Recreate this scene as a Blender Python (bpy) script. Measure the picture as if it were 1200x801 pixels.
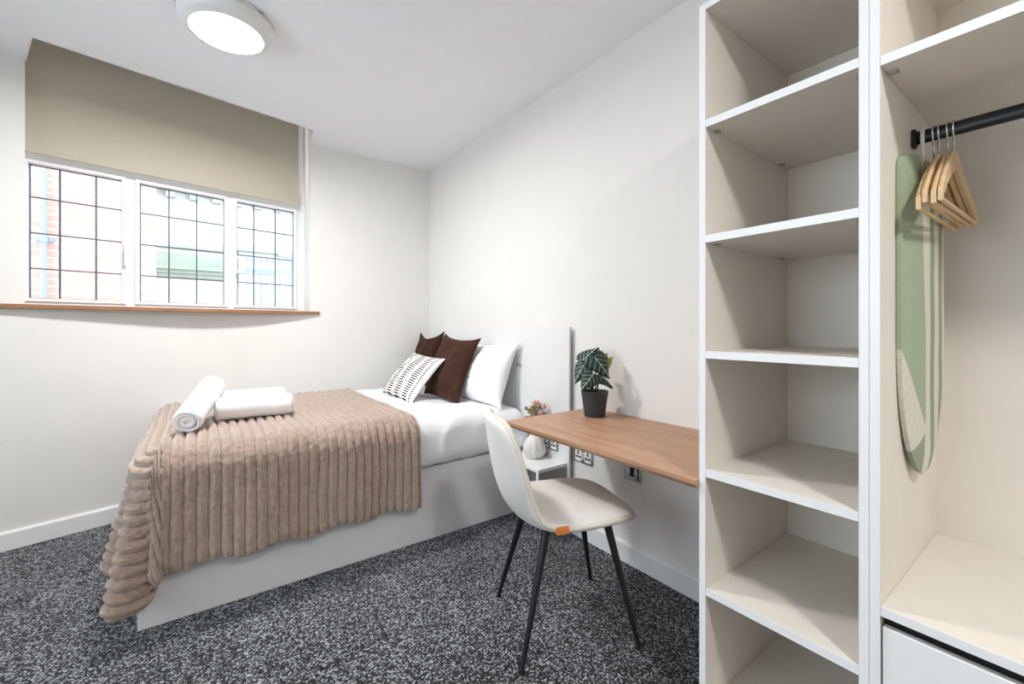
import bpy, bmesh, math, random
from mathutils import Vector, Matrix, noise
random.seed(7)
PI = math.pi
scene = bpy.context.scene
for o in list(bpy.data.objects):
    bpy.data.objects.remove(o)
C = scene.collection

# ------------------------------------------------------------------ camera, world, exposure
# X runs towards the headboard wall, Y along it towards the window wall, metres
CAMH = 1.168
cam = bpy.data.objects.new('camera', bpy.data.cameras.new('camera'))
C.objects.link(cam)
cam.location = (0, 0, CAMH)
cam.rotation_euler = (PI/2, 0, -math.atan2(370, 503))
cam.data.sensor_width = 36
cam.data.lens = 36*503/1200
cam.data.shift_y = -17/1200
cam.data.clip_start = 0.02
scene.camera = cam

world = bpy.data.worlds.new('world'); scene.world = world
world.use_nodes = True
bg = world.node_tree.nodes['Background']
bg.inputs[0].default_value = (0.78, 0.89, 1.0, 1)
bg.inputs[1].default_value = 6.0
LAMP1 = 31.0
LAMP2 = 23.0
W2 = (.35, 2.15, .85, 2.25)   # second window, in the wall behind the camera: y0, y1, z0, z1
def portal(name, loc, rot, sx, sy):
    ld = bpy.data.lights.new(name, 'AREA'); ld.shape = 'RECTANGLE'; ld.size = sx; ld.size_y = sy
    ld.energy = 1; ld.cycles.is_portal = True
    lo = bpy.data.objects.new(name, ld); C.objects.link(lo); lo.location = loc; lo.rotation_euler = rot
portal('daylight_portal', (-2.36, (W2[0]+W2[1])/2, (W2[2]+W2[3])/2), (0, -PI/2, 0), W2[3]-W2[2], W2[1]-W2[0])
portal('daylight_portal', (-.065, 3.75, 1.75), (-PI/2, 0, math.atan(.1875)), 1.5, 0.95)
scene.view_settings.view_transform = 'Standard'
scene.view_settings.look = 'None'
scene.view_settings.exposure = 0.46
scene.view_settings.gamma = 1.0
scene.view_settings.use_curve_mapping = False
scene.cycles.max_bounces = 10
scene.cycles.diffuse_bounces = 6
scene.cycles.transparent_max_bounces = 16
scene.cycles.sample_clamp_indirect = 6

# ------------------------------------------------------------------ helpers
def world_loc(p):
    v = Vector((0, 0, 0))
    while p is not None:
        v += p.location
        p = p.parent
    return v

def obj(name, bm, mat, parent=None, smooth=None):
    """link a bmesh built in world coordinates as ONE mesh object"""
    me = bpy.data.meshes.new(name)
    if parent is not None:
        bmesh.ops.translate(bm, verts=bm.verts[:], vec=-world_loc(parent))
    bm.to_mesh(me); bm.free()
    if mat is not None:
        me.materials.append(mat)
    if smooth is not None:
        for p in me.polygons:
            p.use_smooth = True
        if smooth < 179:
            me.set_sharp_from_angle(angle=math.radians(smooth))
    o = bpy.data.objects.new(name, me)
    C.objects.link(o)
    if parent is not None:
        o.parent = parent
    return o

def tag(o, label, cat, group=None):
    o['label'] = label; o['category'] = cat
    if group: o['group'] = group
    return o

def thing(name, label, cat, loc=(0, 0, 0), group=None):
    o = bpy.data.objects.new(name, None)
    o.empty_display_size = 0.05
    C.objects.link(o)
    o.location = loc
    return tag(o, label, cat, group)

def struct_root(name, loc=(0, 0, 0)):
    o = bpy.data.objects.new(name, None)
    o.empty_display_size = 0.05
    C.objects.link(o); o.location = loc; o['kind'] = 'structure'
    return o

def struct(name, bm, mat, smooth=None, parent=None):
    o = obj(name, bm, mat, parent, smooth)
    if parent is None: o['kind'] = 'structure'
    return o

def share(src, loc, parent):
    """another object on the same mesh data (alike pieces)"""
    o = src.copy(); C.objects.link(o); o.parent = parent; o.location = loc
    return o

def box(bm, x0, x1, y0, y1, z0, z1, bev=0.0, seg=2, M=None):
    vs = [Vector((x, y, z)) for x in (x0, x1) for y in (y0, y1) for z in (z0, z1)]
    if M is not None: vs = [M @ v for v in vs]
    v = [bm.verts.new(p) for p in vs]
    fs = [bm.faces.new([v[i] for i in q]) for q in
          ((0, 1, 3, 2), (4, 6, 7, 5), (0, 4, 5, 1), (2, 3, 7, 6), (0, 2, 6, 4), (1, 5, 7, 3))]
    if bev > 0:
        es = list({e for f in fs for e in f.edges})
        bmesh.ops.bevel(bm, geom=es, offset=bev, segments=seg, affect='EDGES', profile=0.5)
    return bm

def nbox(*a, **k):
    return box(bmesh.new(), *a, **k)

def lathe(bm, prof, cx, cy, seg=32, flute=None, cap=True):
    """profile of (r, z) turned round a vertical axis"""
    rings = []
    for r, z in prof:
        ring = []
        for i in range(seg):
            a = 2*PI*i/seg
            rr = r*(flute(a, z) if flute else 1)
            ring.append(bm.verts.new((cx+rr*math.cos(a), cy+rr*math.sin(a), z)))
        rings.append(ring)
    for a, b in zip(rings, rings[1:]):
        for i in range(seg):
            j = (i+1) % seg
            bm.faces.new((a[i], a[j], b[j], b[i]))
    if cap:
        bm.faces.new(rings[0][::-1]); bm.faces.new(rings[-1])
    bmesh.ops.recalc_face_normals(bm, faces=bm.faces[:])
    return bm

def tube(bm, pts, rad, seg=8, caps=True):
    """round bar along a polyline; rad a number or one per point"""
    pts = [Vector(p) for p in pts]
    n = len(pts)
    rads = rad if isinstance(rad, (list, tuple)) else [rad]*n
    rings = []
    up = None
    for i, p in enumerate(pts):
        d = (pts[min(i+1, n-1)] - pts[max(i-1, 0)]).normalized()
        if up is None:
            up = Vector((0, 0, 1)) if abs(d.z) < .9 else Vector((1, 0, 0))
        s = d.cross(up).normalized(); up = s.cross(d).normalized()
        rings.append([bm.verts.new(p + (s*math.cos(2*PI*k/seg) + up*math.sin(2*PI*k/seg))*rads[i]) for k in range(seg)])
    for a, b in zip(rings, rings[1:]):
        for i in range(seg):
            j = (i+1) % seg
            bm.faces.new((a[i], a[j], b[j], b[i]))
    if caps:
        bm.faces.new(rings[0][::-1]); bm.faces.new(rings[-1])
    bmesh.ops.recalc_face_normals(bm, faces=bm.faces[:])
    return bm

def prism(bm, poly, z0, z1):
    a = [bm.verts.new((x, y, z0)) for x, y in poly]
    b = [bm.verts.new((x, y, z1)) for x, y in poly]
    n = len(poly)
    bm.faces.new(a[::-1]); bm.faces.new(b)
    for i in range(n):
        j = (i+1) % n
        bm.faces.new((a[i], a[j], b[j], b[i]))
    bmesh.ops.recalc_face_normals(bm, faces=bm.faces[:])
    return bm

def fbm(p, o=3):
    return noise.fractal(p, 1.0, 2.0, o)

# ------------------------------------------------------------------ materials
class NT:
    def __init__(s, name):
        s.m = bpy.data.materials.new(name); s.m.use_nodes = True
        s.n = s.m.node_tree.nodes; s.l = s.m.node_tree.links
        s.b = s.n['Principled BSDF']; s.out = s.n['Material Output']
    def new(s, t, **k):
        x = s.n.new(t)
        for a, v in k.items(): setattr(x, a, v)
        return x
    def link(s, a, b): s.l.new(a, b)
    def math(s, op, a, b=None, c=None):
        x = s.new('ShaderNodeMath', operation=op)
        for i, v in enumerate((a, b, c)):
            if v is None: continue
            if isinstance(v, (int, float)): x.inputs[i].default_value = v
            else: s.link(v, x.inputs[i])
        return x.outputs[0]
    def mixc(s, f, a, b, mode='MIX'):
        x = s.new('ShaderNodeMix', data_type='RGBA', blend_type=mode)
        for i, v in ((0, f), (6, a), (7, b)):
            if isinstance(v, (int, float)): x.inputs[i].default_value = v
            elif isinstance(v, tuple): x.inputs[i].default_value = (*v[:3], 1)
            else: s.link(v, x.inputs[i])
        return x.outputs[2]
    def noise(s, scale, detail=2, vec=None, rough=.5):
        x = s.new('ShaderNodeTexNoise'); x.inputs['Scale'].default_value = scale
        x.inputs['Detail'].default_value = detail; x.inputs['Roughness'].default_value = rough
        if vec is not None: s.link(vec, x.inputs['Vector'])
        return x.outputs[0]
    def coord(s, which='Object'):
        return s.new('ShaderNodeTexCoord').outputs[which]
    def mapping(s, vec, scale=(1, 1, 1), rot=(0, 0, 0)):
        x = s.new('ShaderNodeMapping'); s.link(vec, x.inputs[0])
        x.inputs['Scale'].default_value = scale; x.inputs['Rotation'].default_value = rot
        return x.outputs[0]
    def ramp(s, fac, stops):
        x = s.new('ShaderNodeValToRGB'); s.link(fac, x.inputs[0])
        e = x.color_ramp.elements
        while len(e) < len(stops): e.new(.5)
        for q, (p, c) in zip(e, stops):
            q.position = p; q.color = (*c, 1)
        return x.outputs[0]
    def bump(s, h, strength=.3, dist=.01):
        x = s.new('ShaderNodeBump'); x.inputs['Strength'].default_value = strength
        x.inputs['Distance'].default_value = dist
        s.link(h, x.inputs['Height']); s.link(x.outputs[0], s.b.inputs['Normal'])
    def set(s, col=None, rough=None, metal=None, spec=None, sheen=None):
        if col is not None:
            if isinstance(col, tuple): s.b.inputs['Base Color'].default_value = (*col, 1)
            else: s.link(col, s.b.inputs['Base Color'])
        if rough is not None: s.b.inputs['Roughness'].default_value = rough
        if metal is not None: s.b.inputs['Metallic'].default_value = metal
        if spec is not None: s.b.inputs['Specular IOR Level'].default_value = spec
        if sheen is not None:
            s.b.inputs['Sheen Weight'].default_value = sheen
        return s.m

def paint(name, col, rough=.6, var=.03, scale=6, bump=.02):
    t = NT(name); co = t.coord()
    n = t.noise(scale, 4, co)
    c2 = tuple(max(0, c*(1-var*2)) for c in col)
    t.set(t.mixc(n, c2, col), rough, spec=.3)
    t.bump(t.noise(scale*40, 2, co), bump, .002)
    return t.m

def plain(name, col, rough=.5, metal=0, var=.06, scale=40):
    t = NT(name); n = t.noise(scale, 3, t.coord())
    c2 = tuple(c*(1-var) for c in col)
    t.set(t.mixc(n, c2, col), rough, metal)
    return t.m

M = {}
M['wall'] = paint('wall_paint', (.785, .77, .745), .75)
M['ceiling'] = paint('ceiling_paint', (.89, .905, .935), .8)
M['gloss'] = paint('white_gloss_trim', (.83, .83, .83), .35, .02)
M['upvc'] = paint('white_window_frame', (.82, .84, .87), .35, .02)
M['melamine'] = paint('white_melamine', (.79, .74, .675), .45, .03, 20, .03)
M['melamine_edge'] = paint('white_melamine_edge', (.86, .86, .865), .4, .02)
M['divan'] = paint('white_divan_board', (.76, .76, .755), .5, .03)
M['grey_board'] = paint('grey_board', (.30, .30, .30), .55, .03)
M['black_metal'] = plain('black_metal', (.012, .014, .017), .38, .2)
M['black_plastic'] = plain('black_plastic', (.012, .012, .013), .45)
M['chrome'] = plain('brushed_chrome', (.55, .55, .56), .22, 1.0)
M['white_plastic'] = plain('white_plastic', (.80, .80, .79), .35)
M['satin'] = plain('satin_trim', (.75, .73, .70), .25, .6)
M['orange'] = plain('orange_label', (.75, .22, .04), .6)
M['dark'] = plain('gap_shade', (.01, .01, .01), .8)  # near-black colour standing in for the shade inside gaps
M['tape'] = plain('lead_came', (.10, .12, .15), .5, .3)

def mat_carpet():
    t = NT('carpet'); co = t.coord()
    w = t.new('ShaderNodeTexVoronoi'); w.inputs['Scale'].default_value = 170
    t.link(t.mapping(co, (1, 1, 1)), w.inputs['Vector'])
    n1 = t.noise(165, 2, co, .6); n2 = t.noise(3.0, 3, co)
    sep = t.new('ShaderNodeSeparateColor'); t.link(w.outputs['Color'], sep.inputs[0])
    mixv = t.math('ADD', t.math('MULTIPLY', sep.outputs[0], .45), t.math('MULTIPLY', n1, .75))
    mixv = t.math('ADD', mixv, t.math('MULTIPLY', n2, .12))
    c = t.ramp(mixv, [(.50, (.003, .0035, .0045)), (.65, (.020, .021, .025)), (.75, (.14, .147, .16)), (.89, (.52, .54, .57))])
    t.set(c, .95, spec=.1, sheen=.15)
    t.bump(mixv, .9, .012)
    return t.m
M['carpet'] = mat_carpet()

def mat_wood(name, c1, c2, c3, scale=1.0, axis='Y'):
    t = NT(name); co = t.coord()
    sc = (14, 1.2, 14) if axis == 'Y' else ((1.2, 14, 14) if axis == 'X' else (14, 14, 1.2))
    v = t.mapping(co, tuple(q*scale for q in sc))
    n = t.noise(2.2, 6, v, .6)
    n2 = t.noise(9, 4, t.mapping(co, tuple(q*scale*2.2 for q in sc)), .6)
    f = t.math('ADD', t.math('MULTIPLY', n, .7), t.math('MULTIPLY', n2, .3))
    t.set(t.ramp(f, [(.30, c1), (.5, c2), (.70, c3)]), .42, spec=.4)
    t.bump(n2, .05, .002)
    return t.m
M['walnut'] = mat_wood('desk_oak', (.34, .18, .105), (.45, .255, .155), (.53, .32, .205))
M['sillwood'] = mat_wood('sill_wood', (.22, .10, .05), (.32, .16, .08), (.38, .20, .11), 1, 'X')
M['hanger'] = mat_wood('hanger_beech', (.62, .40, .20), (.72, .50, .28), (.80, .60, .36), 2, 'X')

def mat_fabric(name, col, rough=.9, sheen=.2, weave=700, bump=.25, var=.1):
    t = NT(name); co = t.coord()
    n = t.noise(8, 4, co); w = t.noise(weave, 2, co)
    c2 = tuple(c*(1-var) for c in col)
    t.set(t.mixc(n, c2, col), rough, spec=.2, sheen=sheen)
    t.bump(w, bump, .002)
    return t.m
M['linen'] = mat_fabric('white_linen', (.80, .81, .83), .9, .1, 400, .12, .03)
M['towel'] = mat_fabric('white_towel', (.84, .84, .85), .98, .3, 500, .6, .03)
M['chairfab'] = mat_fabric('cream_chair_fabric', (.80, .775, .73), .95, .2, 300, .5, .14)
M['piping'] = mat_fabric('cream_piping', (.76, .70, .60), .9, .1)
M['blind'] = mat_fabric('blind_fabric', (.50, .46, .37), .85, 0, 900, .08, .03)

def mat_velvet():
    t = NT('brown_velvet'); co = t.coord()
    n = t.math('MULTIPLY', t.noise(26, 5, co, .7), 1.0)
    t.set(t.mixc(n, (.006, .003, .0025), (.085, .034, .021)), .8, spec=.15, sheen=.12)
    t.b.inputs['Sheen Tint'].default_value = (.6, .35, .25, 1)
    t.bump(t.noise(120, 3, co), .4, .004)
    return t.m
M['velvet'] = mat_velvet()

def mat_fleece():
    t = NT('taupe_fleece'); co = t.coord()
    n = t.noise(9, 4, co); n2 = t.noise(170, 3, co, .7)
    c = t.mixc(n, (.30, .185, .125), (.58, .43, .335))
    c = t.mixc(t.ramp(t.noise(48, 4, co, .7), [(.38, (0, 0, 0)), (.62, (.55, .55, .55))]), c, (.20, .115, .075))
    c = t.mixc(t.math('MULTIPLY', n2, .6), c, (.60, .46, .37))
    t.set(c, .95, spec=.15, sheen=1.0)
    t.b.inputs['Sheen Roughness'].default_value = .45
    t.b.inputs['Sheen Tint'].default_value = (1, .93, .90, 1)
    t.bump(t.math('ADD', n2, t.math('MULTIPLY', t.noise(60, 3, co), .9)), .8, .010)
    return t.m
M['fleece'] = mat_fleece()

def mat_stripes():
    t = NT('striped_cushion_print'); uv = t.coord('UV')
    s = t.new('ShaderNodeSeparateXYZ'); t.link(uv, s.inputs[0])
    u, v = s.outputs[0], s.outputs[1]
    wob = t.math('MULTIPLY', t.math('SUBTRACT', t.noise(5, 2, uv), .5), .03)
    u2 = t.math('ADD', u, wob)
    def band(c, w): return t.math('LESS_THAN', t.math('ABSOLUTE', t.math('SUBTRACT', u2, c)), w)
    bands = None
    for c, w in ((.07, .04), (.16, .014), (.27, .065), (.38, .014), (.53, .085), (.66, .014), (.80, .065), (.93, .02)):
        b = band(c, w); bands = b if bands is None else t.math('MAXIMUM', bands, b)
    d = t.math('LESS_THAN', t.math('FRACT', t.math('MULTIPLY', v, 23)), .5)
    t.set(t.mixc(t.math('MULTIPLY', bands, d), (.80, .79, .76), (.02, .022, .025)), .9, spec=.2)
    t.bump(t.noise(300, 2, t.coord()), .3, .002)
    return t.m
M['stripes'] = mat_stripes()

def mat_board():
    t = NT('leaf_print_cover'); uv = t.coord('UV')
    s = t.new('ShaderNodeSeparateXYZ'); t.link(uv, s.inputs[0])
    u, v = s.outputs[0], s.outputs[1]
    green, cream, dgreen = (.36, .43, .30), (.66, .64, .54), (.31, .36, .26)
    uu = t.math('ADD', u, t.math('MULTIPLY', t.math('SUBTRACT', t.noise(7, 2, uv), .5), .02))
    # stripes on the far half of the cover
    st = t.math('GREATER_THAN', t.math('FRACT', t.math('MULTIPLY', t.math('SUBTRACT', uu, .555), 4.5)), .48)
    stripes = t.mixc(st, dgreen, cream)
    # big banana leaf along the front half, ending in a cream leaf near the tip
    edge = t.math('ADD', .42, t.math('MULTIPLY', t.math('SINE', t.math('MULTIPLY', v, 5.0)), .04))
    leaf = t.math('LESS_THAN', uu, edge)
    vein = t.math('LESS_THAN', t.math('FRACT', t.math('ADD', t.math('MULTIPLY', v, 22), t.math('MULTIPLY', u, -9))), .10)
    gleaf = t.mixc(t.math('MULTIPLY', vein, .22), green, (.50, .57, .42))
    lower = t.math('LESS_THAN', t.math('ADD', v, t.math('MULTIPLY', u, .55)), .40)
    tip = t.math('LESS_THAN', t.math('SUBTRACT', v, t.math('MULTIPLY', u, .20)), .045)
    cleaf = t.mixc(t.math('MULTIPLY', vein, .6), cream, (.50, .52, .42))
    left = t.mixc(lower, gleaf, cleaf)
    left = t.mixc(tip, left, dgreen)
    mid = t.math('LESS_THAN', uu, .56)
    col = t.mixc(mid, stripes, cream)
    col = t.mixc(leaf, col, left)
    t.set(col, .85, spec=.2)
    t.bump(t.noise(12, 3, t.coord()), .25, .01)
    return t.m
M['board'] = mat_board()

def mat_leaf():
    t = NT('dark_veined_leaf'); uv = t.coord('UV')
    s = t.new('ShaderNodeSeparateXYZ'); t.link(uv, s.inputs[0])
    a = t.math('ABSOLUTE', t.math('SUBTRACT', s.outputs[0], .5)); v = s.outputs[1]
    mid = t.math('LESS_THAN', a, .013)
    f = t.math('FRACT', t.math('SUBTRACT', t.math('MULTIPLY', v, 4.6), t.math('MULTIPLY', a, 3.6)))
    side = t.math('LESS_THAN', f, .075)
    vein = t.math('MAXIMUM', mid, side)
    n = t.noise(20, 3, t.coord())
    g = t.mixc(n, (.006, .020, .017), (.018, .050, .040))
    t.set(t.mixc(vein, g, (.42, .52, .42)), .5, spec=.3)
    return t.m
M['leaf'] = mat_leaf()
M['leaf_light'] = plain('yellow_green_leaf', (.32, .40, .07), .5)
M['stem'] = plain('green_stem', (.05, .12, .03), .6)
M['soil'] = plain('soil', (.03, .022, .015), .95)
M['pot'] = plain('anthracite_pot', (.028, .033, .040), .55)
M['vase'] = plain('white_ceramic', (.78, .75, .69), .45)
M['pink'] = plain('pink_flower', (.72, .33, .27), .8, 0, .3)
M['drygrass'] = plain('dried_sprig', (.30, .25, .13), .9, 0, .3)

def mat_emit(name, col, strength):
    t = NT(name)
    t.set((.9, .9, .9), .4)
    t.b.inputs['Emission Color'].default_value = (*col, 1)
    t.b.inputs['Emission Strength'].default_value = strength
    return t.m
M['diffuser'] = mat_emit('lit_diffuser', (1, .98, .95), 8.0)

def mat_glass():
    t = NT('window_glass')
    tr = t.new('ShaderNodeBsdfTransparent'); gl = t.new('ShaderNodeBsdfGlossy')
    tr.inputs[0].default_value = (.97, .985, .98, 1); gl.inputs['Roughness'].default_value = .02
    fr = t.new('ShaderNodeFresnel'); fr.inputs[0].default_value = 1.45
    mx = t.new('ShaderNodeMixShader')
    t.link(t.math('MULTIPLY', fr.outputs[0], .6), mx.inputs[0])
    t.link(tr.outputs[0], mx.inputs[1]); t.link(gl.outputs[0], mx.inputs[2])
    t.link(mx.outputs[0], t.out.inputs['Surface'])
    return t.m
M['glass'] = mat_glass()

def mat_brick():
    t = NT('red_brickwork'); co = t.coord()
    v = t.mapping(co, (1, 1, 1), (PI/2, 0, 0))
    b = t.new('ShaderNodeTexBrick'); t.link(v, b.inputs['Vector'])
    b.inputs['Color1'].default_value = (.47, .23, .19, 1); b.inputs['Color2'].default_value = (.42, .20, .165, 1)
    b.inputs['Mortar'].default_value = (.43, .33, .29, 1)
    b.inputs['Scale'].default_value = 1; b.inputs['Brick Width'].default_value = .225
    b.inputs['Row Height'].default_value = .075; b.inputs['Mortar Size'].default_value = .008
    t.set(b.outputs['Color'], .9)
    return t.m
M['brick'] = mat_brick()
M['stone'] = paint('pale_stone', (.48, .48, .46), .9, .12, 3)
M['mossstone'] = paint('mossy_stone', (.31, .36, .30), .9, .15, 4)
M['bluepaint'] = plain('blue_grey_paint', (.17, .22, .31), .5)
M['pavement'] = paint('pavement', (.55, .55, .55), .9, .1)

# ------------------------------------------------------------------ room shell
XW = 1.735          # headboard wall
H = 2.605           # ceiling height
XL, YB = -2.3, -1.5 # walls behind the camera
def wallY(x):       # gently bent window wall, in plan
    x0, w, k = .172, .40, .266
    if x > x0+w: return 3.65
    if x < x0-w: return 3.65 - k*(x0-x)
    return 3.65 - k*(x0+w-x)**2/(4*w)
def winY(x, d):     # planes parallel to the window, d metres behind the opening
    return 3.517 + .1875*x + d*1.0175
OPL, OPR = -.741, .721
SILL = 1.292

struct('floor', nbox(XL-.1, XW+.1, YB-.1, 3.9, -.1, 0), M['carpet'])
# ceiling, with the strip cut out in front of the window
NL, NR = (-.654, 3.105), (.69, 3.362)
poly = [(XL-.1, YB-.1), (XW+.1, YB-.1), (XW+.1, 3.72), (OPR, 3.72), (OPR, wallY(OPR)), NR, NL, (OPL, wallY(OPL)), (OPL-.2, 3.5), (XL-.1, 3.2)]
struct('ceiling', prism(bmesh.new(), poly, H, H+.06), M['ceiling'])
bm = bmesh.new()
for a, b in ((NL, NR), (NL, (OPL, wallY(OPL))), (NR, (OPR, wallY(OPR)))):
    tube(bm, [(a[0], a[1], H+.001), (b[0], b[1], H+.001)], .006, 8)
dn = Vector((NR[0]-NL[0], NR[1]-NL[1], 0)).normalized(); pn = Vector((-dn.y, dn.x, 0))
v = [bm.verts.new(Vector((*p, z)) + pn*o) for p in (NL, NR) for o in (-.002, .002) for z in (H-.008, H+.002)]
for q in ((0, 1, 3, 2), (4, 6, 7, 5), (0, 4, 5, 1), (2, 3, 7, 6), (0, 2, 6, 4), (1, 5, 7, 3)): bm.faces.new([v[i] for i in q])
struct('trim_1', bm, M['melamine_edge'])
# box above the cut-out
bm = bmesh.new()
TOPZ = 3.0
loop = [(OPL, wallY(OPL)), NL, NR, (OPR, wallY(OPR)), (.70, winY(.70, .30)), (-.83, winY(-.83, .30))]
a = [bm.verts.new((x, y, H+.06)) for x, y in loop]; b = [bm.verts.new((x, y, TOPZ)) for x, y in loop]
for i in range(3): bm.faces.new((a[i], a[i+1], b[i+1], b[i]))
bm.faces.new(b)
struct('ceiling_recess', bm, M['ceiling'])
# headboard wall and the two walls behind the camera
struct('wall_right', nbox(XW, XW+.12, YB-.1, 3.95, 0, H+.05), M['wall'])
bm = bmesh.new()
for y0, y1, z0, z1 in ((YB-.1, W2[0], 0, H+.05), (W2[1], 3.3, 0, H+.05), (W2[0], W2[1], 0, W2[2]), (W2[0], W2[1], W2[3], H+.05)):
    box(bm, XL-.12, XL, y0, y1, z0, z1)
struct('wall_left', bm, M['wall'])
w2 = struct_root('window_2', (XL-.08, (W2[0]+W2[1])/2, W2[2]))
for y0, y1, z0, z1 in ((W2[0], W2[1], W2[2], W2[2]+.06), (W2[0], W2[1], W2[3]-.06, W2[3])):
    obj('frame_rail', nbox(XL-.10, XL-.05, y0, y1, z0, z1, .004), M['upvc'], w2)
for y in (W2[0]+.03, (W2[0]+W2[1])/2, W2[1]-.03):
    obj('frame_stile', nbox(XL-.099, XL-.051, y-.03, y+.03, W2[2]+.05, W2[3]-.05, .004), M['upvc'], w2)
for y0, y1 in ((W2[0]+.06, (W2[0]+W2[1])/2-.03), ((W2[0]+W2[1])/2+.03, W2[1]-.06)):
    obj('pane', nbox(XL-.078, XL-.073, y0, y1, W2[2]+.06, W2[3]-.06), M['glass'], w2)
struct('wall_back', nbox(XL-.1, XW+.12, YB-.12, YB, 0, H+.05), M['wall'])
# window wall with its opening
def wall_strip(bm, xs, z0, z1, backs):
    f = [(x, wallY(x)) for x in xs]
    n = len(xs)
    F0 = [bm.verts.new((x, y, z0)) for x, y in f]; F1 = [bm.verts.new((x, y, z1)) for x, y in f]
    B0 = [bm.verts.new((x, y, z0)) for x, y in backs]; B1 = [bm.verts.new((x, y, z1)) for x, y in backs]
    for i in range(n-1):
        bm.faces.new((F0[i], F0[i+1], F1[i+1], F1[i])); bm.faces.new((B0[i+1], B0[i], B1[i], B1[i+1]))
        bm.faces.new((F1[i], F1[i+1], B1[i+1], B1[i])); bm.faces.new((F0[i+1], F0[i], B0[i], B0[i+1]))
    bm.faces.new((F0[0], F1[0], B1[0], B0[0])); bm.faces.new((F0[-1], B0[-1], B1[-1], F1[-1]))
bm = bmesh.new()
xs = [XL-.1 + (OPL-XL+.1)*i/6 for i in range(7)]
bk = [(x, wallY(x)+.33) for x in xs[:-1]] + [(-.83, winY(-.83, .30))]
wall_strip(bm, xs, 0, TOPZ, bk)
xs = [OPL + (OPR-OPL)*i/40 for i in range(41)]
bk = [(-.83 + (.70+.83)*i/40, winY(-.83+(.70+.83)*i/40, .30)) for i in range(41)]
wall_strip(bm, xs, 0, SILL-.02, bk)
xs = [OPR + (XW+.1-OPR)*i/4 for i in range(5)]
bk = [(.70, winY(.70, .30))] + [(x, 3.95) for x in xs[1:]]
wall_strip(bm, xs, 0, TOPZ, bk)
struct('wall_window', bm, M['wall'], 25)
# skirting boards
def skirting(pts, name):
    bm = bmesh.new()
    n = len(pts)
    offs = []
    for i in range(n):
        d = Vector(pts[min(i+1, n-1)]) - Vector(pts[max(i-1, 0)]); d.normalize()
        offs.append(Vector((d.y, -d.x)))
    prof = [(0, 0), (.017, 0), (.017, .088), (.012, .096), (0, .098)]
    rows = [[bm.verts.new((p[0]+o.x*q[0], p[1]+o.y*q[0], q[1])) for q in prof] for p, o in zip(pts, offs)]
    for a, b in zip(rows, rows[1:]):
        for k in range(len(prof)-1):
            bm.faces.new((a[k], a[k+1], b[k+1], b[k]))
    bm.faces.new(rows[0]); bm.faces.new(rows[-1])
    bmesh.ops.recalc_face_normals(bm, faces=bm.faces[:])
    struct(name, bm, M['gloss'])
skirting([(x, wallY(x)) for x in [XL + (XW-XL)*i/60 for i in range(61)]], 'baseboard_window')
skirting([(XW, 1.76), (XW, .69)], 'baseboard_right')

# window: frame, three casements, leaded panes
win = struct_root('window_1', (0, winY(0, .2), SILL))
D0, D1 = .165, .225
def wbox(x0, x1, z0, z1, d0, d1, bev=.004):
    """box in the window plane between two X positions"""
    bm = bmesh.new()
    v = [bm.verts.new((x, winY(x, d), z)) for x in (x0, x1) for d in (d0, d1) for z in (z0, z1)]
    fs = [bm.faces.new([v[i] for i in q]) for q in
          ((0, 1, 3, 2), (4, 6, 7, 5), (0, 4, 5, 1), (2, 3, 7, 6), (0, 2, 6, 4), (1, 5, 7, 3))]
    if bev: bmesh.ops.bevel(bm, geom=list({e for f in fs for e in f.edges}), offset=bev, segments=1, affect='EDGES')
    return bm
GT, GB = 2.092, 1.333
UT = 2.86
obj('bottom_rail', wbox(-.84, .722, SILL-.002, GB-.012, D0, D1), M['upvc'], win)
obj('transom', wbox(-.84, .722, GT+.012, GT+.075, D0, D1), M['upvc'], win)
obj('top_rail', wbox(-.84, .722, UT, UT+.06, D0, D1), M['upvc'], win)
for x0, x1 in ((-.83, -.775), (-.365, -.305), (.174, .228), (.641, .722)):
    obj('jamb', wbox(x0, x1, SILL-.001, UT+.03, D0+.002, D1), M['upvc'], win)
cols = [(-.760, -.644, -.494, -.377), (-.292, -.148, .0024, .161), (.2407, .351, .499, .628)]
rows = [GB, 1.504, 1.706, 1.909, GT]
for ci, cs in enumerate(cols):
    cf = obj('casement_frame', wbox(cs[0]-.022, cs[0]-.001, GB-.02, GT+.02, D0-.012, D1-.02, .003), M['upvc'], win)
    obj('stile', wbox(cs[3]+.001, cs[3]+.022, GB-.02, GT+.02, D0-.012, D1-.02, .003), M['upvc'], cf)
    obj('rail', wbox(cs[0]-.02, cs[3]+.02, GB-.02, GB-.001, D0-.011, D1-.02, .003), M['upvc'], cf)
    obj('rail', wbox(cs[0]-.02, cs[3]+.02, GT+.001, GT+.02, D0-.011, D1-.02, .003), M['upvc'], cf)
    for i in range(3):
        for j in range(4):
            obj('pane', wbox(cs[i], cs[i+1], rows[j], rows[j+1], .198, .203, 0), M['glass'], win)
    for x in cs:
        w = .0038
        obj('lead_came', wbox(x-w, x+w, GB, GT, .193, .208, 0), M['tape'], win)
    for z in rows:
        w = .0035
        obj('lead_came', wbox(cs[0], cs[3], z-w, z+w, .194, .207, 0), M['tape'], win)
    obj('upper_pane', wbox(cs[0]-.02, cs[3]+.02, GT+.07, UT, .198, .203, 0), M['glass'], win)
for x in (-.355, .232):
    hd = obj('handle', wbox(x-.009, x+.009, 1.63, 1.70, D0-.03, D0-.008, .004), M['white_plastic'], win)
    obj('lever', wbox(x-.006, x+.007, 1.55, 1.66, D0-.045, D0-.028, .004), M['white_plastic'], hd)
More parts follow.
